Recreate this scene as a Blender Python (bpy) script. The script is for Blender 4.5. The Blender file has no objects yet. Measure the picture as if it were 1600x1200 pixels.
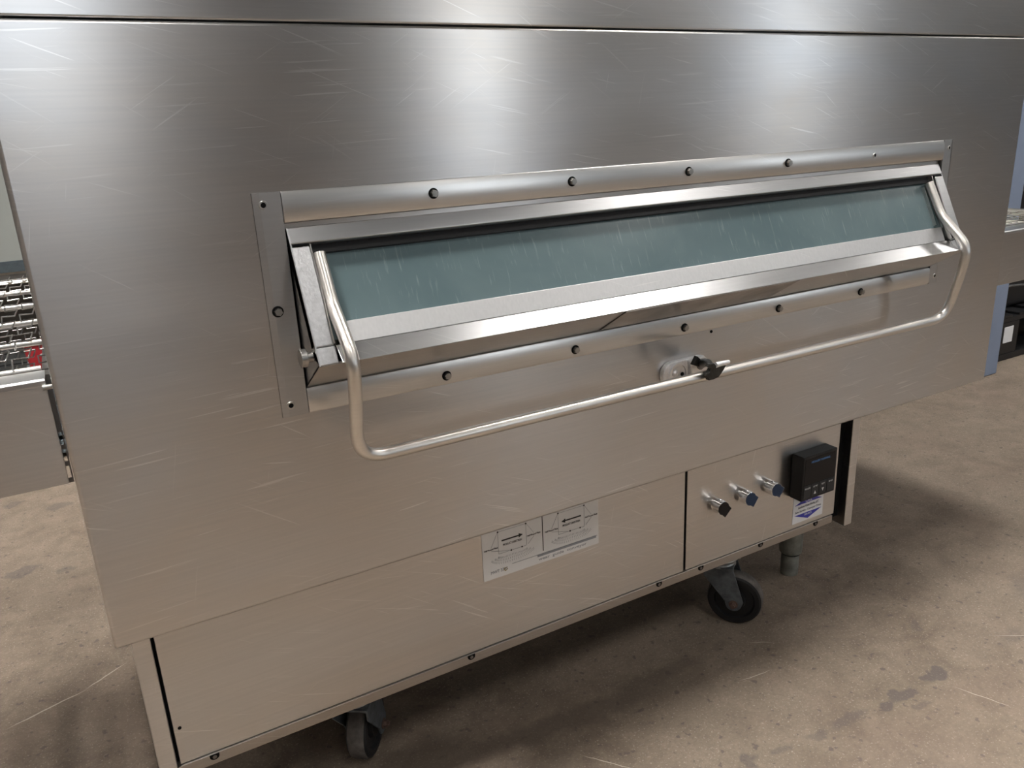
import bpy, bmesh, math, random
from mathutils import Vector, Matrix, Euler
random.seed(7)
sc = bpy.context.scene
C = sc.collection
PI = math.pi

# ------------------------------------------------------------------ camera
cam_d = bpy.data.cameras.new('camera'); cam = bpy.data.objects.new('camera', cam_d); C.objects.link(cam)
cam_d.sensor_width = 36; cam_d.lens = 27.806; cam_d.clip_start = .02; cam_d.clip_end = 80
cr = Vector((0.86965175, -0.49150215, -0.04616789))
cu = Vector((0.18875713, 0.24464685, 0.95106186))
cb = Vector((-0.45615413, -0.83580713, 0.30553209))
M = Matrix((cr, cu, cb)).transposed().to_4x4(); M.translation = Vector((0.04335, -0.97739, 1.03988))
cam.matrix_world = M
sc.camera = cam
# ------------------------------------------------------------------ world, exposure
w = bpy.data.worlds.new('world'); sc.world = w; w.use_nodes = True
w.node_tree.nodes['Background'].inputs[0].default_value = (.8, .85, .9, 1)
w.node_tree.nodes['Background'].inputs[1].default_value = .3
sc.view_settings.view_transform = 'Standard'; sc.view_settings.look = 'None'
sc.view_settings.gamma = 1; sc.view_settings.use_curve_mapping = False
sc.view_settings.exposure = 0.04
LIGHT = 22.0          # strength of the high-bay lenses

# ------------------------------------------------------------------ node helpers
def newmat(name):
    m = bpy.data.materials.new(name); m.use_nodes = True
    nt = m.node_tree; b = nt.nodes['Principled BSDF']
    return m, nt, b
def N(nt, t, **kw):
    n = nt.nodes.new(t)
    for k, v in kw.items():
        if isinstance(k, str) and hasattr(n, k): setattr(n, k, v)
    return n
def L(nt, a, b): nt.links.new(a, b)
def mapping(nt, scale=(1, 1, 1), rot=(0, 0, 0), loc=(0, 0, 0)):
    tc = N(nt, 'ShaderNodeTexCoord'); mp = N(nt, 'ShaderNodeMapping')
    mp.inputs['Scale'].default_value = scale; mp.inputs['Rotation'].default_value = rot; mp.inputs['Location'].default_value = loc
    L(nt, tc.outputs['Object'], mp.inputs['Vector']); return mp.outputs['Vector']
def noise(nt, vec, scale, detail=3, rough=.5, dist=0):
    n = N(nt, 'ShaderNodeTexNoise'); n.inputs['Scale'].default_value = scale; n.inputs['Detail'].default_value = detail
    n.inputs['Roughness'].default_value = rough; n.inputs['Distortion'].default_value = dist
    L(nt, vec, n.inputs['Vector']); return n.outputs['Fac']
def ramp(nt, fac, pts):
    r = N(nt, 'ShaderNodeValToRGB'); e = r.color_ramp.elements
    while len(e) < len(pts): e.new(.5)
    for el, (p, c) in zip(e, pts):
        el.position = p; el.color = c if len(c) == 4 else (*c, 1)
    L(nt, fac, r.inputs['Fac']); return r.outputs['Color']
def g(v): return (v, v, v, 1)
def mix(nt, fac, a, b, mode='MIX'):
    m = N(nt, 'ShaderNodeMix'); m.data_type = 'RGBA'; m.blend_type = mode
    for s, v in ((m.inputs[0], fac), (m.inputs[6], a), (m.inputs[7], b)):
        if hasattr(v, 'links'): L(nt, v, s)
        else: s.default_value = v
    return m.outputs[2]
def math_(nt, op, a, b=0., c=None):
    m = N(nt, 'ShaderNodeMath'); m.operation = op
    for i, v in enumerate((a, b, c)):
        if v is None: continue
        if hasattr(v, 'links'): L(nt, v, m.inputs[i])
        else: m.inputs[i].default_value = v
    return m.outputs[0]

def steel(name, col=(.575, .572, .575), rough=.295, aniso=.80, grain='x', warm=.65, scratch=1., bump=0, swirl=True):
    m, nt, b = newmat(name)
    b.inputs['Metallic'].default_value = 1
    sx = {'x': (3, 3, 115), 'z': (115, 115, 3)}[grain]
    fine = noise(nt, mapping(nt, sx, loc=(.37, 1.63, .71)), 3.0, 0, .4)
    blot = noise(nt, mapping(nt, (1, 1, 1.6), loc=(3, 1, 2)), 2.3, 4, .55, .6)
    blot2 = noise(nt, mapping(nt, (.8, 1, 2.5), loc=(7, 2, 5)), 5.0, 5, .6, .4)
    tint = mix(nt, ramp(nt, blot, [(.35, g(0)), (.68, g(1))]), (*col, 1), (col[0]*(1+.06*warm), col[1]*(1-.05*warm), col[2]*(1-.18*warm), 1))
    tint = mix(nt, math_(nt, 'MULTIPLY', ramp(nt, fine, [(.2, g(0)), (.85, g(1))]), .28), tint, (col[0]*.78, col[1]*.78, col[2]*.78, 1))
    r = math_(nt, 'MULTIPLY_ADD', blot2, .10, rough-.05)
    r = math_(nt, 'MAXIMUM', r, .288)
    height = fine
    if scratch > 0:
        # families of long thin wipe scratches, each at its own angle
        tot = None
        for ang, off, th, sc_ in ((.04, 3, .66, 150), (-.20, 5, .68, 200), (-.38, 9, .675, 210), (-.62, 14, .70, 180), (.55, 21, .70, 190), (1.35, 30, .73, 170)):
            tc = N(nt, 'ShaderNodeTexCoord'); m1 = N(nt, 'ShaderNodeMapping'); m1.inputs['Rotation'].default_value = (0, ang, 0)
            m2 = N(nt, 'ShaderNodeMapping'); m2.inputs['Scale'].default_value = (3.5, 3.5, sc_); m2.inputs['Location'].default_value = (off, 0, off)
            L(nt, tc.outputs['Object'], m1.inputs['Vector']); L(nt, m1.outputs[0], m2.inputs['Vector'])
            s = ramp(nt, noise(nt, m2.outputs[0], 2.0, 2, .5, .12), [(th, g(0)), (th+.05, g(1))])
            gt = ramp(nt, noise(nt, mapping(nt, (1, 1, 1), loc=(off, 8, 4)), 3.4, 3), [(.44, g(0)), (.60, g(1))])
            s = math_(nt, 'MULTIPLY', s, gt)
            tot = s if tot is None else math_(nt, 'MAXIMUM', tot, s)
        tot = math_(nt, 'MULTIPLY', tot, scratch)
        tint = mix(nt, math_(nt, 'MULTIPLY', tot, .45), tint, (.88, .87, .85, 1))
        height = math_(nt, 'SUBTRACT', height, math_(nt, 'MULTIPLY', tot, .05))
    L(nt, tint, b.inputs['Base Color']); L(nt, r, b.inputs['Roughness'])
    b.inputs['Anisotropic'].default_value = aniso
    if aniso:
        t = N(nt, 'ShaderNodeCombineXYZ'); v = (0, .33, .944) if grain == 'x' else (1, 0, 0)
        for i in range(3): t.inputs[i].default_value = v[i]
        L(nt, t.outputs[0], b.inputs['Tangent'])
    if bump:
        bp = N(nt, 'ShaderNodeBump'); bp.inputs['Strength'].default_value = bump; bp.inputs['Distance'].default_value = .0003
        L(nt, height, bp.inputs['Height']); L(nt, bp.outputs[0], b.inputs['Normal'])
    return m
def plain(name, col, rough=.5, metal=0., spec=.5, var=.12, vscale=30, bump=0., bscale=200):
    m, nt, b = newmat(name)
    n = noise(nt, mapping(nt), vscale, 4, .6)
    c = mix(nt, ramp(nt, n, [(.3, g(0)), (.7, g(1))]), (*[x*(1-var) for x in col], 1), (*[min(1, x*(1+var)) for x in col], 1))
    L(nt, c, b.inputs['Base Color']); b.inputs['Roughness'].default_value = rough; b.inputs['Metallic'].default_value = metal
    b.inputs['Specular IOR Level'].default_value = spec
    if bump:
        bp = N(nt, 'ShaderNodeBump'); bp.inputs['Strength'].default_value = bump; bp.inputs['Distance'].default_value = .001
        L(nt, noise(nt, mapping(nt), bscale, 3), bp.inputs['Height']); L(nt, bp.outputs[0], b.inputs['Normal'])
    return m
def emit(name, col, s):
    m, nt, b = newmat(name); b.inputs['Base Color'].default_value = (.8, .8, .8, 1)
    b.inputs['Emission Color'].default_value = (*col, 1); b.inputs['Emission Strength'].default_value = s; return m

S_PANEL = steel('brushed_panel_steel')
S_FRAME = steel('frame_steel', (.66, .65, .635), .30, .55, warm=.2, scratch=.6)
S_DOOR = steel('door_steel', (.60, .60, .61), .30, .4, warm=.05, scratch=.9, bump=0)
S_BAND = steel('worn_pale_steel', (.67, .67, .675), .44, .2, grain='z', warm=.05, scratch=.8, bump=.05)
S_RAIL = plain('speckled_rail_steel', (.62, .62, .63), .36, 1., var=.12, vscale=160, bump=.3, bscale=320)
S_GROUND = steel('ground_edge_steel', (.52, .515, .51), .34, .5, grain='x', warm=.1, bump=.1, scratch=.5)
S_BAR = steel('bar_steel', (.72, .70, .67), .34, 0, warm=.25, scratch=0)
S_DARK = plain('dark_steel', (.20, .19, .185), .45, 1.)
S_SCREW = plain('screw_steel', (.40, .39, .37), .32, 1.)
CHROME = plain('chrome', (.82, .82, .83), .07, 1., var=.02)
DARKCHROME = plain('dark_mirror_face', (.035, .06, .13), .06, 1., var=.05)
BLACK = plain('black_void', (.006, .006, .006), .8, spec=.1)
BPLAST = plain('black_plastic', (.011, .011, .012), .42, spec=.28, bump=.15, bscale=900)
BGLOSS = plain('black_gloss_display', (.004, .004, .006), .22, spec=.2)
KEYP = plain('button_plastic', (.026, .027, .030), .5, spec=.3)
ZINC = plain('cast_zinc', (.76, .76, .77), .42, .8, var=.15, vscale=90, bump=.5, bscale=300)
GALV = plain('galvanised_steel', (.36, .37, .36), .45, .85, var=.3, vscale=60, bump=.4, bscale=150)
FORK = plain('dusty_fork_steel', (.12, .135, .15), .5, .55, var=.35, vscale=50, bump=.3, bscale=150)
RUBBER = plain('black_rubber', (.012, .012, .013), .5, spec=.35)
TREAD = plain('dusty_rubber_tread', (.095, .085, .078), .85, var=.45, vscale=45, bump=.5, bscale=120)
LEGM = plain('grey_leg_metal', (.27, .28, .255), .5, .6, var=.3, vscale=40, bump=.3, bscale=120)
RUST = plain('rusty_bolt', (.13, .085, .07), .6, .5, var=.3)
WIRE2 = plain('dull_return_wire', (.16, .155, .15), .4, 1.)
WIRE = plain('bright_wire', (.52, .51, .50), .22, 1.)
WHITE = plain('label_white', (.72, .73, .75), .5, var=.03)
LABEL = plain('diagram_label_foil', (.68, .68, .675), .38, .15, var=.04, vscale=12)
INK = plain('black_ink', (.02, .018, .016), .5)
GREYINK = plain('grey_ink', (.24, .25, .27), .5)
BLUEINK = plain('blue_ink', (.035, .035, .33), .5)
BLUETXT = plain('pale_blue_print', (.10, .22, .45), .5)
KEYTXT = plain('white_print', (.6, .6, .6), .5)
BLUEP = plain('blue_grey_paint', (.20, .245, .34), .5, var=.06, vscale=6)
REDP = plain('red_plastic', (.27, .014, .02), .4)
CREAM = plain('cream_tray', (.62, .60, .53), .5)
WALLP = plain('grey_wall_paint', (.175, .185, .20), .8, var=.1, vscale=1.5)
WALLB = plain('pale_back_wall_paint', (.48, .50, .47), .8, var=.06, vscale=1.5)
CEILP = plain('ceiling_paint', (.10, .10, .095), .9, var=.1, vscale=1)
TRIMP = plain('dark_trim_paint', (.10, .125, .14), .6)
KRAFT = plain('kraft_card', (.36, .24, .14), .8)
LENSES = [emit('high_bay_lens_%s' % n_, (1., .965, .92), LIGHT*f_) for n_, f_ in (('dim', .45), ('mid', .72), ('bright', 6.5), ('right', 2.6))]

def glass_mat():
    m, nt, b = newmat('cloudy_teal_glass')
    a = noise(nt, mapping(nt, (1, 1, 1)), 5, 5, .6, .5)
    s = noise(nt, mapping(nt, (240, 60, 12), rot=(0, .35, 0)), 1., 2, .5, .3)
    s = math_(nt, 'MULTIPLY', ramp(nt, s, [(.62, g(0)), (.78, g(1))]), .35)
    c = mix(nt, ramp(nt, a, [(.3, g(0)), (.7, g(1))]), (.110, .165, .180, 1), (.150, .210, .222, 1))
    c = mix(nt, s, c, (.36, .43, .44, 1))
    L(nt, c, b.inputs['Base Color']); b.inputs['Roughness'].default_value = .22
    b.inputs['Transmission Weight'].default_value = .12
    b.inputs['IOR'].default_value = 1.5
    return m
GLASS = glass_mat()

# ------------------------------------------------------------------ mesh builder
class B:
    def __init__(s): s.bm = bmesh.new()
    def poly(s, vs, fs):
        v = [s.bm.verts.new(p) for p in vs]
        for f in fs: s.bm.faces.new([v[i] for i in f])
        return s
    def box(s, a, b):
        (x0, y0, z0), (x1, y1, z1) = a, b
        return s.poly([(x0, y0, z0), (x1, y0, z0), (x1, y1, z0), (x0, y1, z0), (x0, y0, z1), (x1, y0, z1), (x1, y1, z1), (x0, y1, z1)],
                      [(0, 3, 2, 1), (4, 5, 6, 7), (0, 1, 5, 4), (1, 2, 6, 5), (2, 3, 7, 6), (3, 0, 4, 7)])
    def prism(s, pts, axis, a, b):       # pts 2-D in the other two axes (order xyz without axis)
        def P(p, t):
            return {'x': (t, p[0], p[1]), 'y': (p[0], t, p[1]), 'z': (p[0], p[1], t)}[axis]
        n = len(pts)
        return s.poly([P(p, a) for p in pts]+[P(p, b) for p in pts],
                      [tuple(range(n)), tuple(range(2*n-1, n-1, -1))]+[(i, i+n, (i+1) % n+n, (i+1) % n) for i in range(n)])
    def cyl(s, p, q, r, n=16, r2=None):
        p = Vector(p); q = Vector(q); r2 = r if r2 is None else r2
        d = (q-p).normalized(); u = d.orthogonal().normalized(); v = d.cross(u)
        R = lambda c, rr: [c+u*rr*math.cos(2*PI*i/n)+v*rr*math.sin(2*PI*i/n) for i in range(n)]
        return s.poly(R(p, r)+R(q, r2), [tuple(range(n-1, -1, -1)), tuple(range(n, 2*n))]+[(i, (i+1) % n, (i+1) % n+n, i+n) for i in range(n)])
    def tube(s, pts, r, n=12, cap=True):
        pts = [Vector(p) for p in pts]; rings = []; u = None
        for i, p in enumerate(pts):
            d = ((pts[i+1] if i < len(pts)-1 else p)-(pts[i-1] if i else p)).normalized()
            if u is None: u = d.orthogonal().normalized()
            else: u = (u-d*u.dot(d)).normalized()
            v = d.cross(u); rr = r[i] if isinstance(r, (list, tuple)) else r
            rings.append([s.bm.verts.new(p+u*rr*math.cos(2*PI*k/n)+v*rr*math.sin(2*PI*k/n)) for k in range(n)])
        for a, b in zip(rings, rings[1:]):
            for k in range(n): s.bm.faces.new((a[k], a[(k+1) % n], b[(k+1) % n], b[k]))
        if cap: s.bm.faces.new(rings[0][::-1]); s.bm.faces.new(rings[-1])
        return s
    def lathe(s, prof, c, axis, n=32):   # prof (r,t) along axis from c, closed loop if first==last
        ax = Vector(axis).normalized(); u = ax.orthogonal().normalized(); v = ax.cross(u); c = Vector(c); rings = []
        for r, t in prof:
            r = max(r, 1e-5); rings.append([s.bm.verts.new(c+ax*t+u*r*math.cos(2*PI*k/n)+v*r*math.sin(2*PI*k/n)) for k in range(n)])
        for a, b in zip(rings, rings[1:]):
            for k in range(n): s.bm.faces.new((a[k], a[(k+1) % n], b[(k+1) % n], b[k]))
        return s
    def done(s, name, mat, parent=None, off=None, bevel=0, smooth=True, loc=None, seg=2, angle=35):
        bmesh.ops.recalc_face_normals(s.bm, faces=s.bm.faces)
        if off is not None: bmesh.ops.translate(s.bm, verts=s.bm.verts, vec=-Vector(off))
        me = bpy.data.meshes.new(name); s.bm.to_mesh(me); s.bm.free()
        if smooth:
            for p in me.polygons: p.use_smooth = True
            me.set_sharp_from_angle(angle=math.radians(angle))
        me.materials.append(mat)
        o = bpy.data.objects.new(name, me); C.objects.link(o)
        if parent is not None: o.parent = parent
        if loc is not None: o.location = loc
        if bevel:
            md = o.modifiers.new('bevel', 'BEVEL'); md.width = bevel; md.segments = seg; md.limit_method = 'ANGLE'; md.angle_limit = math.radians(40)
            md.harden_normals = True
        return o
def smooth_path(pts, rad, n=8):
    pts = [Vector(p) for p in pts]; out = [pts[0]]
    for i in range(1, len(pts)-1):
        p = pts[i]; a = pts[i-1]-p; b = pts[i+1]-p; r = rad[i-1] if isinstance(rad, (list, tuple)) else rad
        t = min(r, a.length*.48, b.length*.48); A = p+a.normalized()*t; Bp = p+b.normalized()*t
        for k in range(n+1):
            s = k/n; out.append(A*(1-s)**2+p*2*s*(1-s)+Bp*s*s)
    out.append(pts[-1]); return out
def thing(name, label, cat, loc, group=None, rz=0):
    o = bpy.data.objects.new(name, None); C.objects.link(o); o.location = loc; o.rotation_euler = (0, 0, rz)
    o.empty_display_size = .1; o['label'] = label; o['category'] = cat
    if group: o['group'] = group
    return o
def tag(o, label=None, cat=None, group=None, kind=None):
    for k, v in (('label', label), ('category', cat), ('group', group), ('kind', kind)):
        if v: o[k] = v
    return o
def text(body, name, mat, parent, off, loc, size, width=None, rot=(PI/2, 0, 0), ext=.0002):
    cu_ = bpy.data.curves.new(name, 'FONT'); cu_.body = body; cu_.size = size; cu_.extrude = ext; cu_.align_x = 'CENTER'; cu_.align_y = 'CENTER'
    o = bpy.data.objects.new(name, cu_); C.objects.link(o)
    bpy.context.view_layer.update()
    me = bpy.data.meshes.new_from_object(o); w0 = o.dimensions.x
    bpy.data.objects.remove(o)
    sx = (width/w0) if width else 1
    me.transform(Matrix.Diagonal((sx, 1, 1, 1))); me.transform(Euler(rot).to_matrix().to_4x4()); me.transform(Matrix.Translation(Vector(loc)-Vector(off)))
    me.materials.clear(); me.materials.append(mat)
    o = bpy.data.objects.new(name, me); C.objects.link(o); o.parent = parent
    return o

# ------------------------------------------------------------------ room
def floor_mat():
    m, nt, b = newmat('worn_concrete')
    v = mapping(nt)
    big = noise(nt, v, 1.6, 6, .6, .3); mid = noise(nt, v, 11, 8, .72, .4); fin = noise(nt, v, 130, 5, .75); grit = noise(nt, v, 240, 2, .6)
    c = mix(nt, ramp(nt, mid, [(.38, g(0)), (.62, g(1))]), (.138, .104, .078, 1), (.228, .180, .138, 1))
    c = mix(nt, math_(nt, 'MULTIPLY', ramp(nt, big, [(.4, g(0)), (.65, g(1))]), .5), c, (.240, .195, .150, 1))
    c = mix(nt, math_(nt, 'MULTIPLY', ramp(nt, fin, [(.38, g(1)), (.55, g(0))]), .4), c, (.125, .10, .082, 1))
    c = mix(nt, math_(nt, 'MULTIPLY', ramp(nt, grit, [(.60, g(0)), (.68, g(1))]), .55), c, (.40, .35, .29, 1))
    pits = ramp(nt, noise(nt, mapping(nt, loc=(4, 4, 0)), 55, 2), [(.64, g(0)), (.69, g(1))])
    c = mix(nt, math_(nt, 'MULTIPLY', pits, .7), c, (.10, .08, .07, 1))
    # oil spots and soft dark-brown trail: shapes with their own place on the floor
    geo = N(nt, 'ShaderNodeTexCoord').outputs['Object']
    wob = N(nt, 'ShaderNodeTexNoise'); wob.inputs['Scale'].default_value = 28; wob.inputs['Detail'].default_value = 4; L(nt, geo, wob.inputs['Vector'])
    vm = N(nt, 'ShaderNodeVectorMath'); vm.operation = 'MULTIPLY_ADD'; L(nt, wob.outputs['Color'], vm.inputs[0])
    vm.inputs[1].default_value = (.05, .05, 0); L(nt, geo, vm.inputs[2])
    def spot(x, y, rx, ry, ang=0, soft=.35):
        mp = N(nt, 'ShaderNodeMapping'); mp.vector_type = 'TEXTURE'
        mp.inputs['Location'].default_value = (x+.025, y+.025, 0); mp.inputs['Rotation'].default_value = (0, 0, ang); mp.inputs['Scale'].default_value = (rx, ry, 1e3)
        L(nt, vm.outputs[0], mp.inputs['Vector'])
        ln = N(nt, 'ShaderNodeVectorMath'); ln.operation = 'LENGTH'; L(nt, mp.outputs[0], ln.inputs[0])
        return ramp(nt, ln.outputs['Value'], [(1-soft, g(1)), (1., g(0))])
    def add(lst):
        t = None
        for a in lst:
            s = spot(*a[:6]); s = math_(nt, 'MULTIPLY', s, a[6])
            t = s if t is None else math_(nt, 'MAXIMUM', t, s)
        return t
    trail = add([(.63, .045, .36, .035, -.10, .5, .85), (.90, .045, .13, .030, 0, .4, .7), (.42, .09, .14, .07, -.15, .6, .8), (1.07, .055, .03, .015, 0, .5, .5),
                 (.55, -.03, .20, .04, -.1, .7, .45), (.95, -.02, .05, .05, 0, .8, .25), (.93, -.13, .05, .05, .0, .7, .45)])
    oil = add([(1.35, -.24, .032, .020, 0, .25, 1.), (1.245, -.24, .040, .016, .1, .3, .95), (1.195, -.24, .020, .014, 0, .3, .9), (1.11, -.23, .055, .014, 0, .5, .65),
               (1.03, -.225, .03, .011, 0, .5, .6), (.95, -.22, .03, .012, 0, .5, .6), (.89, -.21, .018, .014, 0, .4, .8),
               (1.80, -.17, .10, .05, .4, .5, .55), (1.46, -.12, .025, .012, .6, .3, .5), (1.585, -.25, .06, .03, 0, .7, .45),
               (-.22, 1.26, .05, .035, .4, .25, .75), (-.125, 1.21, .03, .016, 0, .3, .6), (-.26, 1.76, .03, .03, 0, .3, .6), (-.13, 1.66, .04, .03, 0, .3, .6), (1.25, -.28, .02, .008, 0, .3, .5)])
    # rusty-brown patches in front of the casters
    patch = ramp(nt, noise(nt, mapping(nt, loc=(9, 3, 0)), 3.2, 5, .6), [(.52, g(0)), (.68, g(1))])
    c = mix(nt, math_(nt, 'MULTIPLY', patch, .35), c, (.21, .155, .12, 1))
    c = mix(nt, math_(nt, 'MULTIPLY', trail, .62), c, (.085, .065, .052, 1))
    c = mix(nt, math_(nt, 'MULTIPLY', oil, .62), c, (.075, .066, .066, 1))
    # pale scratches
    def line(p, q, wd):
        x = (p[0]+q[0])/2; y = (p[1]+q[1])/2; ln_ = math.hypot(q[0]-p[0], q[1]-p[1])/2; an = math.atan2(q[1]-p[1], q[0]-p[0])
        mp = N(nt, 'ShaderNodeMapping'); mp.vector_type = 'TEXTURE'
        mp.inputs['Location'].default_value = (x, y, 0); mp.inputs['Rotation'].default_value = (0, 0, an); mp.inputs['Scale'].default_value = (ln_, wd, 1e3)
        v2 = N(nt, 'ShaderNodeVectorMath'); v2.operation = 'MULTIPLY_ADD'; L(nt, wob.outputs['Color'], v2.inputs[0]); v2.inputs[1].default_value = (.008, .008, 0)
        v3 = N(nt, 'ShaderNodeVectorMath'); v3.operation = 'SUBTRACT'; L(nt, geo, v3.inputs[0]); v3.inputs[1].default_value = (.004, .004, 0)
        L(nt, v3.outputs[0], v2.inputs[2]); L(nt, v2.outputs[0], mp.inputs['Vector'])
        l2 = N(nt, 'ShaderNodeVectorMath'); l2.operation = 'LENGTH'; L(nt, mp.outputs[0], l2.inputs[0])
        return ramp(nt, l2.outputs['Value'], [(.6, g(1)), (1., g(0))])
    t = None
    for p, q, wd in (((-.24, .59), (-.08, .64), .0022), ((-.10, .635), (-.01, .69), .002), ((.65, -.04), (.72, -.13), .0012), ((1.02, -.05), (1.10, -.06), .001), ((1.34, -.27), (1.38, -.37), .001),
                     ((1.55, -.22), (1.66, -.30), .001), ((1.12, 0.03), (1.17, .0), .001)):
        s = line(p, q, wd); t = s if t is None else math_(nt, 'MAXIMUM', t, s)
    c = mix(nt, math_(nt, 'MULTIPLY', t, .75), c, (.50, .45, .37, 1))
    L(nt, c, b.inputs['Base Color'])
    b.inputs['Specular IOR Level'].default_value = .3; r = math_(nt, 'MULTIPLY_ADD', mid, .3, .55); L(nt, r, b.inputs['Roughness'])
    bp = N(nt, 'ShaderNodeBump'); bp.inputs['Strength'].default_value = .35; bp.inputs['Distance'].default_value = .002
    L(nt, math_(nt, 'ADD', math_(nt, 'MULTIPLY', fin, .6), math_(nt, 'MULTIPLY', grit, .4)), bp.inputs['Height']); L(nt, bp.outputs[0], b.inputs['Normal'])
    return m
RX0, RX1, RY0, RY1, RZ = -8., 15., -10., 7.7, 5.2
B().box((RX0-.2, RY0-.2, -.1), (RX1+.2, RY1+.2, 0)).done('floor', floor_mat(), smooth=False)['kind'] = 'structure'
B().box((RX0-.2, RY0-.2, RZ), (RX1+.2, RY1+.2, RZ+.1)).done('ceiling', CEILP, smooth=False)['kind'] = 'structure'
for nm, a, b_ in (('wall_back', (RX0, RY1, 0), (RX1, RY1+.2, RZ)), ('wall_front', (RX0, RY0-.2, 0), (RX1, RY0, RZ)),
                  ('wall_left', (RX0-.2, RY0, 0), (RX0, RY1, RZ)), ('wall_right', (RX1, RY0, 0), (RX1+.2, RY1, RZ))):
    B().box(a, b_).done(nm, WALLB if nm == 'wall_back' else WALLP, smooth=False)['kind'] = 'structure'
B().box((RX0, RY1-.02, 0), (RX1, RY1, .10)).done('baseboard_back', TRIMP, smooth=False)['kind'] = 'structure'

ADDED_WINS = [emit('daylit_window_pane_%d' % k, (.86, .93, 1.), e) for k, e in enumerate((4.5, 7.5, 7.))]  # unseen windows added behind the viewpoint to put bright bands in the steel
for i, (xc, wd, z0, z1) in enumerate(((.05, 1.5, 1.3, 4.3), (5.75, .8, 1.0, 4.4), (12.2, 1.2, 1.0, 4.4))):
    o = B().box((xc-wd/2, RY0+.005, z0), (xc+wd/2, RY0+.02, z1)).done('window_%d' % (i+1), ADDED_WINS[i], smooth=False); o['kind'] = 'structure'
    b = B()
    for a, c_ in (((xc-wd/2-.06, z0-.06), (xc+wd/2+.06, z0)), ((xc-wd/2-.06, z1), (xc+wd/2+.06, z1+.06)), ((xc-wd/2-.06, z0), (xc-wd/2, z1)), ((xc+wd/2, z0), (xc+wd/2+.06, z1)), ((xc-wd/2, (z0+z1)/2-.02), (xc+wd/2, (z0+z1)/2+.02))):
        b.box((a[0], RY0+.002, a[1]), (c_[0], RY0+.05, c_[1]))
    b.done('window_frame', GALV, o, smooth=False)
def high_bay(x, y, k, lab):
    t = thing('ceiling_light', lab, 'light', (x, y, 4.3), 'high bay lights under the ceiling')
    B().box((-.33, -.63, .0), (.33, .63, .07)).done('housing', GALV, t, bevel=.01)
    B().box((-.30, -.60, -.012), (.30, .60, -.001)).done('diffuser', LENSES[k], t, smooth=False)
    for sx in (-.25, .25):
        B().cyl((sx, 0, .07), (sx, 0, .9), .004, 6).done('hanger_cable', S_DARK, t)
for y, xs, k in ((-6., (-3.4, .15, 3.65, 7.6), 0), (-2.7, (-3.6, .4, 4.4, 8.4), 1), (.15, (-5.0, -1.0, 3.0, 7.0), 2), (4.2, (-3.5, .3, 4.1, 7.9), 1)):
    for n_, x in enumerate(xs): high_bay(x, y, k if x == -1.0 or k < 2 else 3 if x == 3.0 else 1,
        '%s high bay light of the ceiling row %s' % (('leftmost', 'second from left', 'third from left', 'rightmost')[n_], {-6.: 'farthest behind the viewpoint', -2.7: 'just behind the viewpoint', .15: 'above the oven front', 4.2: 'beyond the oven'}[y]))
# ------------------------------------------------------------------ the conveyor oven
OX = Vector((.74, .55, 0))
oven = thing('conveyor_oven', 'large brushed stainless steel conveyor oven on casters with a long teal window', 'oven', OX)
def P(b, name, mat, parent=oven, **kw): return b.done(name, mat, parent, off=OX, **kw)
W0, W1, Z0, Z1 = .2745, 1.545, .735, .949          # window opening
def ring(x0, x1, z0, z1, hx0, hx1, hz0, hz1, y0, y1):
    vs = []; fs = []
    for y in (y0, y1):
        vs += [(x0, y, z0), (x1, y, z0), (x1, y, z1), (x0, y, z1), (hx0, y, hz0), (hx1, y, hz0), (hx1, y, hz1), (hx0, y, hz1)]
    for i in range(4):
        j = (i+1) % 4
        fs += [(i, j, 4+j, 4+i), (8+i, 12+i, 12+j, 8+j), (i, 8+i, 8+j, j), (4+i, 4+j, 12+j, 12+i)]
    return vs, fs
P(B().poly(*ring(0, 1.8, .45, 1.1675, W0, W1, Z0, Z1, 0, .045)), 'front_panel', S_PANEL, bevel=.005, seg=3)
P(B().box((-.0, .001, 1.1692), (1.8, .05, 1.62)), 'upper_panel', S_PANEL, bevel=.0025, seg=3)
P(B().box((.03, .052, .452), (1.77, 1.12, 1.60)), 'oven_body', S_PANEL, bevel=.006) if False else None
# body: shell with a recess behind the window
vs, fs = ring(.03, 1.77, .452, 1.60, W0-.004, W1+.004, Z0-.004, Z1+.004, .047, .13)
P(B().poly(vs, fs).box((.03, .13, .452), (1.77, 1.12, 1.60)), 'oven_body', S_PANEL)
bb = B()
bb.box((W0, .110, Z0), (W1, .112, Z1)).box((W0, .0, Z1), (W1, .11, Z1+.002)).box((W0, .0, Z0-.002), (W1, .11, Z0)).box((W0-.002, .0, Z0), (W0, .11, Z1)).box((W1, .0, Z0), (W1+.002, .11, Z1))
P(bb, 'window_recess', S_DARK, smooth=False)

# window surround: two ground side strips and two folded long strips
def strip_x(name, pts, x0, x1, mat=S_FRAME, **kw): return P(B().prism(pts, 'x', x0, x1), name, mat, **kw)
ft = strip_x('frame_strip', [(-.0005, .983), (-.0025, .983), (-.0055, .9745), (-.0055, .951), (-.0035, .9465), (.012, .9445), (.012, .9475), (-.0005, .9495)], W0+.0005, W1-.0005, bevel=.0008)
fb = strip_x('frame_strip', [(-.0005, .704), (-.0025, .704), (-.0045, .708), (-.0045, .7335), (-.003, .7375), (.012, .7385), (.012, .7355), (-.0005, .735)], W0+.0005, W1-.0005, bevel=.0008)
fl = P(B().prism([(.241, -.0005), (.2415, -.0018), (.2495, -.0036), (W0, -.0036), (W0, -.0005)], 'z', .704, .983), 'frame_strip', S_GROUND, angle=4)
fr = P(B().prism([(1.574, -.0005), (1.5735, -.0018), (1.5680, -.0036), (W1, -.0036), (W1, -.0005)], 'z', .704, .983), 'frame_strip', S_GROUND, angle=4)
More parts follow.
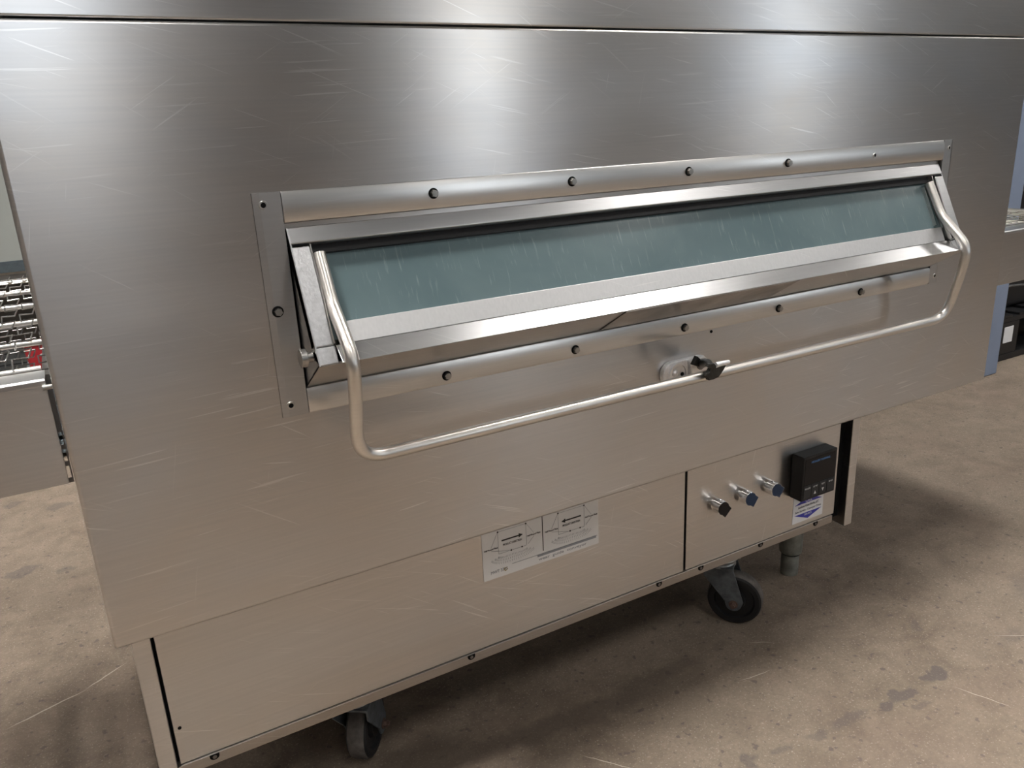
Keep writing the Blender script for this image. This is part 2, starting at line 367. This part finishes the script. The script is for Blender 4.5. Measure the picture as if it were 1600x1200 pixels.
fl['label'] = 'left side strip with a ground scratched edge'; fr['label'] = 'right side strip'
P(B().box((W0+.001, .004, .9375), (W1-.001, .006, .9450)), 'frame_return', S_FRAME)
def hexscrew(x, z, y=-.0055, parent=oven):
    P(B().cyl((x, y+.001, z), (x, y-.0010, z), .0070, 20), 'screw_washer', BLACK, parent, bevel=.0004)
    b = B(); b.cyl((x, y-.001, z), (x, y-.0062, z), .0052, 6, .0048)
    b.cyl((x, y-.0060, z), (x, y-.0066, z), .0034, 12)
    return P(b, 'hex_screw', S_SCREW, parent)
for x in (.471, .687, .904, 1.121): hexscrew(x, .966, parent=ft)
for x in (.471, .687, .903, 1.120, 1.337): hexscrew(x, .717, -.0045, fb)
hexscrew(.253, .841, -.0035, fl)
def hole(x, z, y, parent, r=.0032):
    b = B(); b.lathe([(r, -.0004), (r, -.0012), (r*1.5, -.0012), (r*1.7, 0)], (x, y, z), (0, 1, 0), 16)
    o = P(b, 'hole_rim', S_FRAME, parent)
    P(B().cyl((x, y-.0003, z), (x, y-.0006, z), r, 16), 'screw_hole', BLACK, parent)
hole(.253, .969, -.0035, fl); hole(.253, .719, -.0035, fl); hole(1.561, .968, -.0035, fr, .0025); hole(1.562, .719, -.0035, fr, .003); hole(1.341, .966, -.0055, ft, .0028)
P(B().cyl((.966, -.0002, .699), (.966, -.0012, .699), .0026, 10), 'screw_hole', BLACK)
P(B().cyl((.899, -.0001, .6195), (.899, -.0006, .6195), .0008, 6), 'screw_hole', BLACK)

# --- awning window door
D0, D1 = .277, 1.5415
def fr_pt(z, off=0.):                                  # on the sloped front plane, off = distance inwards
    return (-.0660*(.937-z)/.137+off*.901, z-off*.434)
top = (.0015, .9395); lip = (-.0744, .7825); foot = (.001, .7375)
door = P(B().prism([(lip[0]+.0005, lip[1]-.0005), foot, (foot[0], foot[1]+.002), (lip[0]+.003, lip[1]+.0015)], 'x', D0, D1), 'window_door', S_PANEL)
door['label'] = 'awning window door with wedge-shaped steel sides'
def Dp(b, name, mat, **kw): return P(b, name, mat, door, **kw)
for xa in (D0, D1-.002): Dp(B().prism([top, (.0035, .9395), foot, lip], 'x', xa, xa+.002), 'side_cheek', S_DOOR)
# top rail
a = fr_pt(.9395); b1 = fr_pt(.9215); b2 = (b1[0]+.0035, b1[1]-.0035); b3 = (b2[0]+.016, b2[1]-.003)
Dp(B().prism([a, b1, b2, b3, (b3[0]+.001, b3[1]+.003), (b2[0]+.004, b2[1]+.004), (a[0]+.010, a[1])], 'x', D0+.0005, D1-.0005), 'top_rail', S_DOOR, bevel=.0012)
# side rails (front face on the slope, speckled worn finish) with end caps
def side_rail(x0, x1, mat):
    p = fr_pt(.9175); q = fr_pt(.8035); p2 = fr_pt(.9175, .018); q2 = fr_pt(.8035, .018)
    Dp(B().prism([p, q, q2, p2], 'x', x0, x1), 'side_rail', mat, bevel=.0022, seg=3)
    q = fr_pt(.803); q2 = fr_pt(.803, .018); l2 = (lip[0]+.016, lip[1]+.002)
    Dp(B().prism([q, lip, l2, q2], 'x', x0, x1+.001), 'rail_end_cap', mat, bevel=.002, seg=3)
side_rail(D0, D0+.0235, S_RAIL); side_rail(D1-.0225, D1, S_DOOR)
# inner channel walls beside the glass
for xa in (D0+.0245, D1-.0265):
    p = fr_pt(.921, .004); q = fr_pt(.806, .004); q2 = fr_pt(.806, .022); p2 = fr_pt(.921, .022)
    Dp(B().prism([p, q, q2, p2], 'x', xa, xa+.0018), 'channel_wall', S_FRAME)
# glass pane
p = fr_pt(.938, .018); q = fr_pt(.812, .018); p2 = fr_pt(.938, .023); q2 = fr_pt(.812, .023)
Dp(B().prism([p, q, q2, p2], 'x', D0+.026, D1-.026), 'glass', GLASS)['label'] = 'cloudy teal glass pane'
p = fr_pt(.922, .0125); q = fr_pt(.9115, .0125); p2 = fr_pt(.922, .018); q2 = fr_pt(.9115, .018)
Dp(B().prism([p, q, q2, p2], 'x', D0+.026, D1-.026), 'gasket', BPLAST)  # black strip paints in the top rail's shadow on the glass
# backing sheet behind the glass
p = fr_pt(.938, .027); q = fr_pt(.80, .027); p2 = fr_pt(.938, .029); q2 = fr_pt(.80, .029)
Dp(B().prism([p, q, q2, p2], 'x', D0+.003, D1-.003), 'inner_sheet', S_DARK)
# bottom band + lip facet + underside
e4 = fr_pt(.825+.0165*.434/1, .0); 
E4 = (-.0388, .8248); E5 = (-.0518, .7998)
def band(x0, x1, x0b, x1b):
    vs = [(x0, *E4), (x1, *E4), (x1b, *E5), (x0b, *E5)]
    n = Vector((0, .901, -.434))*.004
    vs += [tuple(Vector(v)+n) for v in vs]
    return B().poly(vs, [(0, 1, 2, 3), (7, 6, 5, 4), (0, 4, 5, 1), (1, 5, 6, 2), (2, 6, 7, 3), (3, 7, 4, 0)])
bd = Dp(band(D0+.034, D1-.030, D0+.037, D1-.0335), 'bottom_band', S_BAND, bevel=.0012)
bd['label'] = 'pale scuffed band under the glass'
Dp(B().prism([E5, lip, (lip[0]+.001, lip[1]-.0012), (lip[0]+.006, lip[1]-.001), (E5[0]+.003, E5[1]-.004)], 'x', D0+.029, D1-.001), 'bottom_lip', S_DOOR, bevel=.0012)
# drain plate let into the underside
def und(t, h=0): return (lip[0]+(foot[0]-lip[0])*t-.53*h, lip[1]+(foot[1]-lip[1])*t-.85*h)
ua = und(.03, .0012); ub = und(.93, .0012); ua2 = und(.03, .0); ub2 = und(.93, .0)
Dp(B().poly([(.732, *ua), (1.088, *ua), (1.092, *ub), (.735, *ub), (.732, *ua2), (1.088, *ua2), (1.092, *ub2), (.735, *ub2)],
     [(0, 1, 2, 3), (7, 6, 5, 4), (0, 4, 5, 1), (1, 5, 6, 2), (2, 6, 7, 3), (3, 7, 4, 0)]), 'drain_plate', plain('smoked_plate_steel', (.36, .335, .31), .3, 1., var=.4, vscale=14))['label'] = 'darker smoked plate on the underside'
for xa, xb in ((.7295, .732), (1.0885, 1.0915)):
    Dp(B().poly([(xa, *und(.02, .0006)), (xa+.002, *und(.02, .0006)), (xa+.003, *und(.93, .0006)), (xa+.001, *und(.93, .0006))], [(0, 1, 2, 3)]), 'plate_gap', BLACK, smooth=False)
# pivot knob on the left cheek
pk = B(); pk.cyl((D0, -.050, .790), (D0-.008, -.050, .790), .0062, 20); pk.cyl((D0-.008, -.050, .790), (D0-.016, -.050, .790), .0112, 28)
Dp(pk, 'pivot_knob', S_SCREW, bevel=.0008)
# round bar handle
hx0, hx1 = D0+.0345, D1-.0345
prof = [(-.006, .906), (-.0375, .848), (-.067, .822), (-.0985, .792), (-.0900, .735), (-.0700, .652)]
pts = [(hx0, y, z) for y, z in prof]+[(hx1, y, z) for y, z in prof[::-1]]
hb = B(); hb.tube(smooth_path(pts, [.012, .016, .03, .03, .045, .045, .03, .03, .016, .012], 10), .0084, 20)
Dp(hb, 'handle', S_BAR)['label'] = 'long U-shaped round bar handle'
for hx in (hx0, hx1):                                  # weld tabs that hold the bar
    p = fr_pt(.905, .012); q = fr_pt(.835, .012); p2 = fr_pt(.905, .0185); q2 = fr_pt(.835, .0185)
    sx = -.012 if hx > 1 else .006
    Dp(B().prism([p, q, q2, p2], 'x', hx+sx, hx+sx+.0015), 'handle_tab', S_FRAME)

# --- latch
lat = B()
def stadium(cx, cz, l, h, n=12):
    o = []
    for k in range(n+1): a = -PI/2+PI*k/n; o.append((cx+l+h*math.cos(a), cz+h*math.sin(a)))
    for k in range(n+1): a = PI/2+PI*k/n; o.append((cx-l+h*math.cos(a), cz+h*math.sin(a)))
    return o
latch = P(B().prism(stadium(.9045, .6425, .029, .0215), 'y', -.011, -.0005), 'latch', ZINC, bevel=.002)
latch['label'] = 'cast latch with a dark hook round the handle bar'
def Lp(b, name, mat, **kw): return P(b, name, mat, latch, **kw)
Lp(B().lathe([(.0195, 0), (.0195, -.004), (.0155, -.004), (.0155, 0)], (.8845, -.011, .6425), (0, 1, 0), 32), 'latch_ring', ZINC)
Lp(B().lathe([(.0062, 0), (.0060, -.003), (.0045, -.0055), (.002, -.0068), (0, -.007)], (.877, -.011, .6455), (0, 1, 0), 20), 'rivet', ZINC)
Lp(B().cyl((.894, -.0112, .640), (.894, -.0122, .640), .0035, 12), 'rivet_hole', BLACK)
Lp(B().prism([(.904, .662), (.934, .667), (.950, .650), (.930, .630), (.908, .636)], 'y', -.020, -.010), 'pivot_block', ZINC, bevel=.002)
HOOK = plain('worn_black_hook', (.05, .05, .046), .35, .7, var=.4, vscale=60)
hk = B(); hk.tube(smooth_path([(.930, -.012, .648), (.918, -.034, .660), (.900, -.066, .6725), (.886, -.0855, .6735)], .01, 5), [.0085]+[.0075]*6+[.0055]*6+[.0045]*(1), 12)
hk.prism([(.880, .678), (.891, .677), (.8965, .6715), (.905, .6705), (.9165, .6695), (.912, .6634), (.9054, .6563), (.9008, .6525), (.890, .6505), (.8809, .6505), (.8790, .6547), (.8730, .6606), (.8746, .6645), (.8804, .6643), (.8837, .6697), (.8780, .674)], 'y', -.0895, -.0815)
Lp(hk, 'hook', HOOK, bevel=.0012)
tp = B(); tp.tube([(.8945, -.088, .6735), (.907, -.0885, .6738), (.9215, -.089, .6742)], [.0048, .0042, .0034], 12); Lp(tp, 'hook_tip', ZINC)
Lp(B().prism([(.9000, .6590), (.9090, .6725), (.9240, .6594), (.920, .650)], 'y', -.031, -.023), 'hook_cam', HOOK, bevel=.001)

# --- base cabinet
P(B().box((.022, .085, .178), (1.458, 1.08, .4495)), 'base_cabinet', S_PANEL)
P(B().box((.0405, .080, .18), (1.4385, .0845, .449)), 'cabinet_backing', BLACK, smooth=False)
P(B().box((.0445, .070, .1965), (.9790, .0785, .449)), 'access_panel', S_PANEL, bevel=.0012)['label'] = 'long left access panel'
P(B().box((.9845, .070, .1965), (1.4120, .0785, .449)), 'control_panel', S_PANEL, bevel=.0012)['label'] = 'right panel with knobs and controller'
P(B().box((.017, .060, .161), (.0405, .12, .449)), 'corner_post', S_PANEL, bevel=.002)
P(B().box((1.4385, .060, .161), (1.4625, .12, .449)), 'corner_post', S_PANEL, bevel=.002)
fg = P(B().box((.0410, .0665, .1785), (1.4040, .0795, .1960)), 'bottom_flange', steel('flange_steel', (.40, .38, .36), .42, .4, scratch=.4), bevel=.0008)
for x in (.09, .509, .915, 1.021, 1.185, 1.350):
    b = B(); b.prism([(x+.0068*math.cos(a), .1925+.0062*math.sin(a)) for a in [PI+PI*k/8 for k in range(9)]]+[(x+.0068, .1955), (x-.0068, .1955)], 'y', .0655, .0675)
    P(b, 'screw_notch', BLACK, fg, smooth=False)
    P(B().cyl((x, .0665, .1915), (x, .0645, .1915), .0030, 8), 'notch_screw', S_DARK, fg)
P(B().cyl((.053, .0699, .257), (.053, .0692, .257), .0026, 10), 'screw_hole', BLACK)

# knobs
def knob(x, z, ang, face):
    k = B(); k.cyl((x, .0700, z), (x, .0640, z), .0100, 20); k = P(k, 'control_knob', CHROME, bevel=.0008)
    o = B()
    r = .0145; pts = [(x+r*math.cos(ang+a), z+r*math.sin(ang+a)) for a in [PI*.32+ (2*PI-PI*.64)*i/20 for i in range(21)]]
    pts += [(x+.0222*math.cos(ang-.55), z+.0222*math.sin(ang-.55)), (x+.0222*math.cos(ang+.55), z+.0222*math.sin(ang+.55))][::1]
    o.prism(pts, 'y', .0450, .0640); P(o, 'knob_body', CHROME, k, bevel=.0007)
    o = B(); c = (x, z); o.prism([(x+(a-x)*.92, z+(b_-z)*.92) for a, b_ in pts], 'y', .0445, .0450); P(o, 'knob_face', face, k, smooth=False)
    P(B().prism([(x-.0022, z+.0085), (x+.0022, z+.0085), (x+.0022, z+.0155), (x-.0022, z+.0155)], 'y', .0555, .0700), 'pointer_tab', CHROME, k)
    return k
for x, ang, f in ((1.056, -.80, BGLOSS), (1.128, -.62, DARKCHROME), (1.200, -.58, DARKCHROME)): knob(x, .3215, ang, f)

# temperature controller
X0, X1, Zb, Zt, YF = 1.2665, 1.3665, .2775, .3765, .0385
tc = P(B().box((X0, YF, Zb), (X1, .0700, Zt)), 'temperature_controller', BPLAST, bevel=.002, seg=3)
tc['label'] = 'black square digital temperature controller'
def T(b, name, mat, **kw): return P(b, name, mat, tc, **kw)
T(B().box((X0+.005, YF-.0006, Zb+.036), (X1-.005, YF, Zt-.006)), 'display', BGLOSS, smooth=False)
text('MIDDLEBY MARSHALL', 'display_print', BLUETXT, tc, OX, ((X0+X1)/2, YF-.0009, Zt-.0145), .006, .056)
words = ('PROCESS', 'SET PT', 'SET', 'SP LK')
for i, wd in enumerate(words):
    x0 = X0+.004+i*.0232; x1 = x0+.0218
    T(B().box((x0, YF-.0012, Zb+.006), (x1, YF, Zb+.034)), 'button', KEYP, bevel=.0006)
    text(wd, 'button_print', KEYTXT, tc, OX, ((x0+x1)/2, YF-.0015, Zb+.0275), .0048, (.016, .013, .010, .012)[i])
for i, s in ((1, 1), (2, -1)):
    cx = X0+.004+i*.0232+.0109; cz = Zb+.0135 if s > 0 else Zb+.0150
    T(B().prism([(cx-.0035, cz-.0032*s), (cx+.0035, cz-.0032*s), (cx, cz+.0042*s)], 'y', YF-.0016, YF-.0011), 'arrow_print', KEYTXT, smooth=False)

# service sticker
sx0, sx1, sz0, sz1 = 1.2800, 1.3730, .2075, .2700
sv = P(B().box((sx0, .0692, sz0), (sx1, .0699, sz1)), 'service_label', WHITE, bevel=.0002); sv['label'] = 'white service sticker with blue triangles'
def V(b, name, mat): return P(b, name, mat, sv, smooth=False)
cx = (sx0+sx1)/2
V(B().prism([(sx0+.005, .2500), (sx1-.005, .2500), (cx, .2655)], 'y', .0687, .0691), 'blue_triangle', BLUEINK)
V(B().prism([(sx0+.005, .2265), (sx1-.005, .2265), (cx, .2115)], 'y', .0687, .0691), 'blue_triangle', BLUEINK)
text('CALL', 'sticker_print', WHITE, sv, OX, (cx, .0685, .2545), .0085, .020)
text('SERVICE', 'sticker_print', WHITE, sv, OX, (cx, .0685, .2222), .0060, .022)
text('Southern Oven Works, LLC', 'sticker_print', GREYINK, sv, OX, (cx, .0688, .2430), .0080, .064)
text('Sales Service - Conveyor Ovens', 'sticker_print', GREYINK, sv, OX, (cx, .0688, .2335), .0075, .080)

# diagram label (upper edge tucked behind the front panel)
lx0, lx1, lz0, lz1 = .5430, .7770, .3230, .4480
dl = P(B().box((lx0, .0690, lz0), (lx1, .0699, lz1)), 'diagram_label', LABEL, bevel=.0003); dl['label'] = 'pale diagram sticker with two arrows and fans of tick marks'
def G(b, name, mat): return P(b, name, mat, dl, smooth=False)
YL = .0688
def seg(b, p, q, wd):
    p = Vector((p[0], p[1])); q = Vector((q[0], q[1])); d = (q-p).normalized(); n = Vector((-d.y, d.x))*wd/2
    b.prism([tuple(p+n), tuple(q+n), tuple(q-n), tuple(p-n)], 'y', YL-.0002, YL)
mx = .6600
b = B(); seg(b, (mx, .345), (mx, .447), .0016); G(b, 'divider_line', INK)
for side, c0 in ((0, .6005), (1, .7190)):
    s = 1 if side == 0 else -1
    b = B(); ax = c0-.0205*s; bx = c0+.0205*s
    seg(b, (ax, .3895), (bx-.006*s, .3895), .0026); b.prism([(bx-.008*s, .3935), (bx-.008*s, .3855), (bx, .3895)], 'y', YL-.0002, YL); G(b, 'arrow_print', INK)
    text('PRODUCT DIRECTION', 'label_print', INK, dl, OX, (c0, YL, .3805), .0055, .036)
    text('Half Round Plate', 'label_print', INK, dl, OX, (c0-.041, YL, .3790), .0045, .026)
    text('Half Round Plate', 'label_print', INK, dl, OX, (c0+.042, YL, .3830), .0045, .026)
    b = B()
    for zz in (.3665, .4075): seg(b, (c0-.027, zz), (c0+.027, zz), .0005)
    for xx in (-.027, .027): seg(b, (c0+xx, .3665), (c0+xx, .4075), .0005)
    for a, z in (((c0-.041, .3815), (c0-.028, .4065)), ((c0-.041, .3760), (c0-.004, .3660)), ((c0+.042, .386), (c0+.028, .4065)), ((c0+.042, .380), (c0+.030, .368))): seg(b, a, z, .0005)
    G(b, 'outline_print', GREYINK)
    b = B()
    for px, pz in ((-.027, .4075), (.027, .4075), (-.003, .3665), (.018, .3665)): b.cyl((c0+px, YL, pz), (c0+px, YL-.0003, pz), .0016, 8)
    G(b, 'dot_print', INK)
    b = B()
    for k in range(26):                      # fans of tick marks above and below
        a = PI*(.10+.80*k/25)
        for sg, zc in ((-1, .366), (1, .408)):
            r0 = .012+.010*abs(math.cos(a)); r1 = r0+.004
            for rr in (0, .006, .012):
                p = (c0+(.026+rr)*math.cos(a)*1.1, zc+sg*(r0*.3+rr*.9)*abs(math.sin(a))+sg*.002); q = (p[0]+.002*math.cos(a), p[1]+sg*.0035)
                if lz0+.014 < min(p[1], q[1]) and max(p[1], q[1]) < .4475 and abs(p[0]-mx) > .002 and lx0+.004 < p[0] < lx1-.004: seg(b, p, q, .0005)
    o = G(b, 'tick_marks', GREYINK); o['kind'] = 'stuff'
b = B(); seg(b, (lx0+.055, .3405), (lx1-.004, .3405), .0009); seg(b, (lx0+.105, .3385), (lx1-.006, .3385), .0045); G(b, 'worn_line_print', GREYINK)
text('wear  guide  conveyor', 'label_print', GREYINK, dl, OX, (.700, YL, .3310), .0075, .10)
text('MWT 3785', 'label_print', GREYINK, dl, OX, (.573, YL, .3350), .008, .032)
b = B().lathe([(.0032, 0), (.0032, -.0003), (.0022, -.0003), (.0022, 0)], (.585, YL, .3345), (0, 1, 0), 16); G(b, 'ring_print', plain('yellow_stain', (.35, .26, .08), .6))

# casters
def caster(x, y, rz):
    root = bpy.data.objects.new('caster', None); C.objects.link(root); root.parent = oven
    root.location = Vector((x, y, .178))-OX; root.rotation_euler = (0, 0, rz); root.empty_display_size = .03
    H = .178; R = .058; tr = .034; zc = -H+R
    B().box((-.045, -.04, -.006), (.045, .04, 0)).done('mounting_plate', GALV, root, bevel=.001)
    B().lathe([(.0, -.006), (.036, -.006), (.038, -.010), (.034, -.016), (.037, -.019), (.038, -.024), (.033, -.031), (.030, -.034), (.033, -.040), (.0, -.040)], (0, 0, 0), (0, 0, 1), 36).done('swivel_race', GALV, root)
    for s in (-1, 1):
        y0 = s*.0320; y1 = s*.0285
        prof = [(-.032, -.038), (.030, -.038), (tr+.020, zc+.006)] + [(tr+.017*math.cos(a), zc+.017*math.sin(a)) for a in [-k*PI/10 for k in range(1, 10)]] + [(tr-.018, zc+.004), (-.030, -.060)]
        B().prism(prof, 'y', min(y0, y1), max(y0, y1)).done('fork', FORK if True else GALV, root, bevel=.001)
        b = B(); b.cyl((tr, s*.0322, zc), (tr, s*.0338, zc), .0095, 20); b.cyl((tr, s*.0338, zc), (tr, s*.040, zc), .0072, 6); b.cyl((tr, s*.040, zc), (tr, s*.044, zc), .0045, 12)
        b.done('axle_bolt', RUST, root, bevel=.0006)
    B().prism([(-.033, -.042), (.031, -.042), (.031, -.037), (-.033, -.037)], 'y', -.032, .032).done('fork_crown', FORK, root, bevel=.001)
    wh = B().lathe([(.006, -.020), (.022, -.020), (.024, -.012), (.040, -.012), (.043, -.018), (R-.006, -.018)], (tr, 0, zc), (0, 1, 0), 48)
    wh.lathe([(.006, .020), (.022, .020), (.024, .012), (.040, .012), (.043, .018), (R-.006, .018)], (tr, 0, zc), (0, 1, 0), 48)
    wh.lathe([(R-.006, -.018), (R-.002, -.0155), (R-.002, .0155), (R-.006, .018)], (tr, 0, zc), (0, 1, 0), 48).done('wheel', RUBBER, root)
    B().lathe([(R-.0022, -.0150), (R, -.010), (R, .010), (R-.0022, .0150)], (tr, 0, zc), (0, 1, 0), 48).done('tread', TREAD, root)
    return root
caster(1.136, .130, math.atan2(-.75, .60))['label'] = 'right front swivel caster, wheel seen side on'
caster(.322, .142, math.atan2(.8, .6))['label'] = 'left front swivel caster, wheel seen from its tread'
caster(1.30, .95, .4); caster(.20, .95, 2.2)
lg = B().lathe([(.0, .153), (.027, .153), (.0265, .05), (.0255, .034), (.0215, .030), (.0, .030)], (1.402, .172, .025), (0, 0, 1), 32)
leg = P(lg, 'leg', LEGM); leg['label'] = 'grey tubular leg beside the right front caster'
P(B().lathe([(.0, .031), (.0205, .031), (.0205, .004), (.0195, 0), (.0, 0)], (1.402, .172, .0), (0, 0, 1), 32).lathe([(.0205, .052), (.0205, .029)], (1.402, .172, .0), (0, 0, 1), 32), 'leg_foot', LEGM, leg)

# ------------------------------------------------------------------ conveyor wings
SHADE_STEEL = plain('smoke_darkened_steel', (.07, .065, .06), .5, .8)  # near-black colour paints in the shade on the far side plates
def wing(name, lab, x0, x1, zt, zb, y0, yfar, pan):
    base = Vector(((x0+x1)/2, (y0+yfar)/2, zb))
    t = thing(name, lab, 'conveyor', base)
    def Q(b, n, m, **kw): return b.done(n, m, t, off=base, **kw)
    Q(B().box((x0, y0, zb), (x1, y0+.002, zt-.003)), 'side_plate', S_PANEL, bevel=.0008)
    Q(B().prism([(y0-.0005, zt-.008), (y0-.0005, zt-.002), (y0+.002, zt), (y0+.046, zt), (y0+.046, zt-.002), (y0+.003, zt-.002), (y0+.003, zt-.008)], 'x', x0, x1), 'top_rim', S_DOOR, bevel=.0006)
    Q(B().box((x0, yfar, zb), (x1, yfar+.002, zt+.01)), 'side_plate', SHADE_STEEL)
    Q(B().box((x0, yfar-.03, zt-.002), (x1, yfar, zt)), 'top_rim', S_FRAME)
    ys = [.105+.1625*k for k in range(6)]
    for y in ys:
        Q(B().cyl((x0+.004, y, zt+.000), (x1-.004, y, zt+.000), .0042, 12), 'support_rod', S_BAR)
    # crimped wire strands of the belt
    n = int((x1-x0-.02)/.0245); first = None
    for i in range(n):
        xx = x0+.012+i*.0245
        if first is None:
            pts = []; y = y0+.045; s = 0; L_ = .0542
            while y < yfar-.04:
                xa = 0 if s % 2 == 0 else .0200
                pts += [(xa-.0025 if s % 2 else xa+.0025, y, 0), (xa, y+L_-.002, .0012)]; y += L_; s += 1
            b = B(); b.tube(pts, .0012, 6)
            first = b.done('belt_strand', WIRE, t)
            o = first
        else:
            o = first.copy(); C.objects.link(o); o.parent = t
        o.location = (xx-base.x, -base.y, zt+.0055-base.z)
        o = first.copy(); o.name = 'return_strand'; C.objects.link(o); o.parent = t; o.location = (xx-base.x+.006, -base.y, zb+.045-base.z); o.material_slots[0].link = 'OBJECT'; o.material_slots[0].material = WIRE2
    for y in (y0+.004, yfar-.004):
        pass
    # cross braces under the belt
    for x in (x0+.02, (x0+x1)/2, x1-.02):
        Q(B().box((x-.006, y0+.004, zb+.015), (x+.006, yfar-.002, zb+.03)), 'cross_brace', S_DARK)
    if pan: Q(B().box((x0+.01, y0+.004, zt-.022), (x1-.01, yfar-.004, zt-.018)), 'crumb_pan', CREAM)
    return t, Q
tl, QL = wing('conveyor', 'left wire belt conveyor wing beyond the oven, open mesh belt', -.52, -.008, .792, .660, .050, .965, False)
QL(B().cyl((-.012, .046, .783), (-.002, .046, .783), .003, 12), 'end_pin', S_SCREW)
b = B()
b.box((-.0145, .080, .716), (-.004, .082, .790)).box((-.0145, .080, .650), (-.0128, .082, .716)).box((-.0055, .080, .650), (-.004, .082, .716))
for z0 in (.650, .672, .694): b.box((-.0128, .080, z0), (-.0055, .082, z0+.006))
QL(b, 'slotted_bracket', S_DARK)
for k in range(8): QL(B().box((-.505+k*.062, .056, .668), (-.505+k*.062+.046, .60, .671)), 'guard_slat', S_DARK)  # unseen slats added to cast a striped shadow on the floor
tr_, QR = wing('conveyor', 'right conveyor wing sticking out past the oven, cream pan under belt', 1.806, 2.235, .771, .647, .050, .965, True)
QR(B().box((2.228, .05, .765), (2.237, .965, .782)), 'end_rail', S_DOOR, bevel=.002)

# ------------------------------------------------------------------ surroundings
t = thing('steel_column', 'blue-grey painted steel column standing right of the oven', 'column', (3.145, .875, 0))
B().box((-.11, -.11, 0), (.11, .11, 2.6)).done('column_shaft', BLUEP, t, bevel=.006)
B().box((.105, -.02, .86), (.118, .02, .90)).done('column_clip', BPLAST, t, bevel=.002)
t = thing('pallet', 'black plastic pallet with a white tag on its front, beside the blue column', 'pallet', (3.95, 1.35, 0))
b = B(); b.box((-.56, -.5, .17), (.56, .5, .19))
for k in range(9): b.box((-.56+k*.13, -.5, .19), (-.56+k*.13+.08, .5, .20))
b.done('deck', BPLAST, t, bevel=.002)
for x in (-.56, -.08, .42):
    for y in (-.5, -.07, .36): B().box((x, y, .03), (x+.14, y+.14, .17)).done('block', BPLAST, t, bevel=.004)
for y in (-.5, -.07, .36): B().box((-.56, y, 0), (.56, y+.14, .03)).done('runner', BPLAST, t, bevel=.003)
B().box((-.530, -.503, .080), (-.465, -.5, .150)).done('tag', WHITE, t, bevel=.002)
t = thing('machine_crate', 'dark plastic-wrapped crate on the black pallet', 'crate', (3.95, 1.35, .20))
b = B(); b.box((-.5, -.42, 0), (.5, .42, .62)); b.done('crate_shell', BPLAST, t, bevel=.02)
for k in range(5):
    B().tube([(-.51+.004*math.sin(j*2+k), -.43, .08+k*.11+.02*math.sin(j*1.3+k)) if False else (-.505+j*.11, -.424, .08+k*.11+.02*math.sin(j*1.3+k)) for j in range(10)], .006, 6).done('wrap_fold', plain('wrap_film', (.10, .10, .10), .25), t)
t = thing('storage_crate', 'dark grey slatted crate under the red bin, behind the left conveyor', 'crate', (.16, 2.35, 0))
for k in range(4):
    B().box((-.34, -.24, .015+k*.065), (.34, .24, .065+k*.065)).done('crate_slat', TRIMP, t, bevel=.004)
for x in (-.33, .27): B().box((x, -.25, 0), (x+.06, -.24, .27)).done('corner_board', TRIMP, t, bevel=.002)
t = thing('storage_bin', 'red plastic bin with a white mark seen through the left wire belt', 'bin', (.16, 2.35, .275))
B().prism([(-.30, 0), (.30, 0), (.32, .15), (-.32, .15)], 'y', -.2, .2).done('bin_shell', REDP, t, bevel=.01)
B().box((-.33, -.215, .15), (.33, .215, .165)).done('bin_rim', REDP, t, bevel=.004)
B().prism([(-.27, .100), (-.225, .106), (-.225, .06), (-.26, .064), (-.26, .071), (-.234, .068), (-.234, .098), (-.27, .093)], 'y', -.2025, -.2005).done('bin_mark', WHITE, t, smooth=False)
t = thing('rubber_mat', 'black rubber mat lying far behind the left wire belt', 'mat', (-1.2, 5.3, 0))  # made-up dark sheet, keeps the background under the belt dark
B().box((-1.6, -1.7, 0), (1.6, 1.7, .012)).done('mat_sheet', BPLAST, t, bevel=.003)
for k in range(12): B().box((-1.55, -1.6+k*.28, .012), (1.55, -1.56+k*.28, .016)).done('mat_rib', BPLAST, t)
t = thing('storage_cupboard', 'dark brown double door cupboard standing behind the viewpoint', 'cupboard', (-.1, -2.75, 0))  # made-up cupboard, added so the left of the panel reflects something dark
ADDED_CUP = plain('dark_brown_laminate', (.045, .036, .032), .55, vscale=4)
B().box((-1.15, -.25, .06), (1.15, .22, 1.30)).done('carcass', ADDED_CUP, t, bevel=.004)
B().box((-1.10, -.22, 0), (1.10, .18, .06)).done('plinth', S_DARK, t)
for x0, x1, hx in ((-1.145, -.002, -.06), (.002, 1.145, .06)):
    d = B().box((x0, .222, .07), (x1, .242, 1.29)).done('cupboard_door', ADDED_CUP, t, bevel=.003)
    B().tube([(hx, .243, .70), (hx, .27, .71), (hx, .27, .84), (hx, .243, .85)], .005, 10).done('door_pull', S_BAR, d)
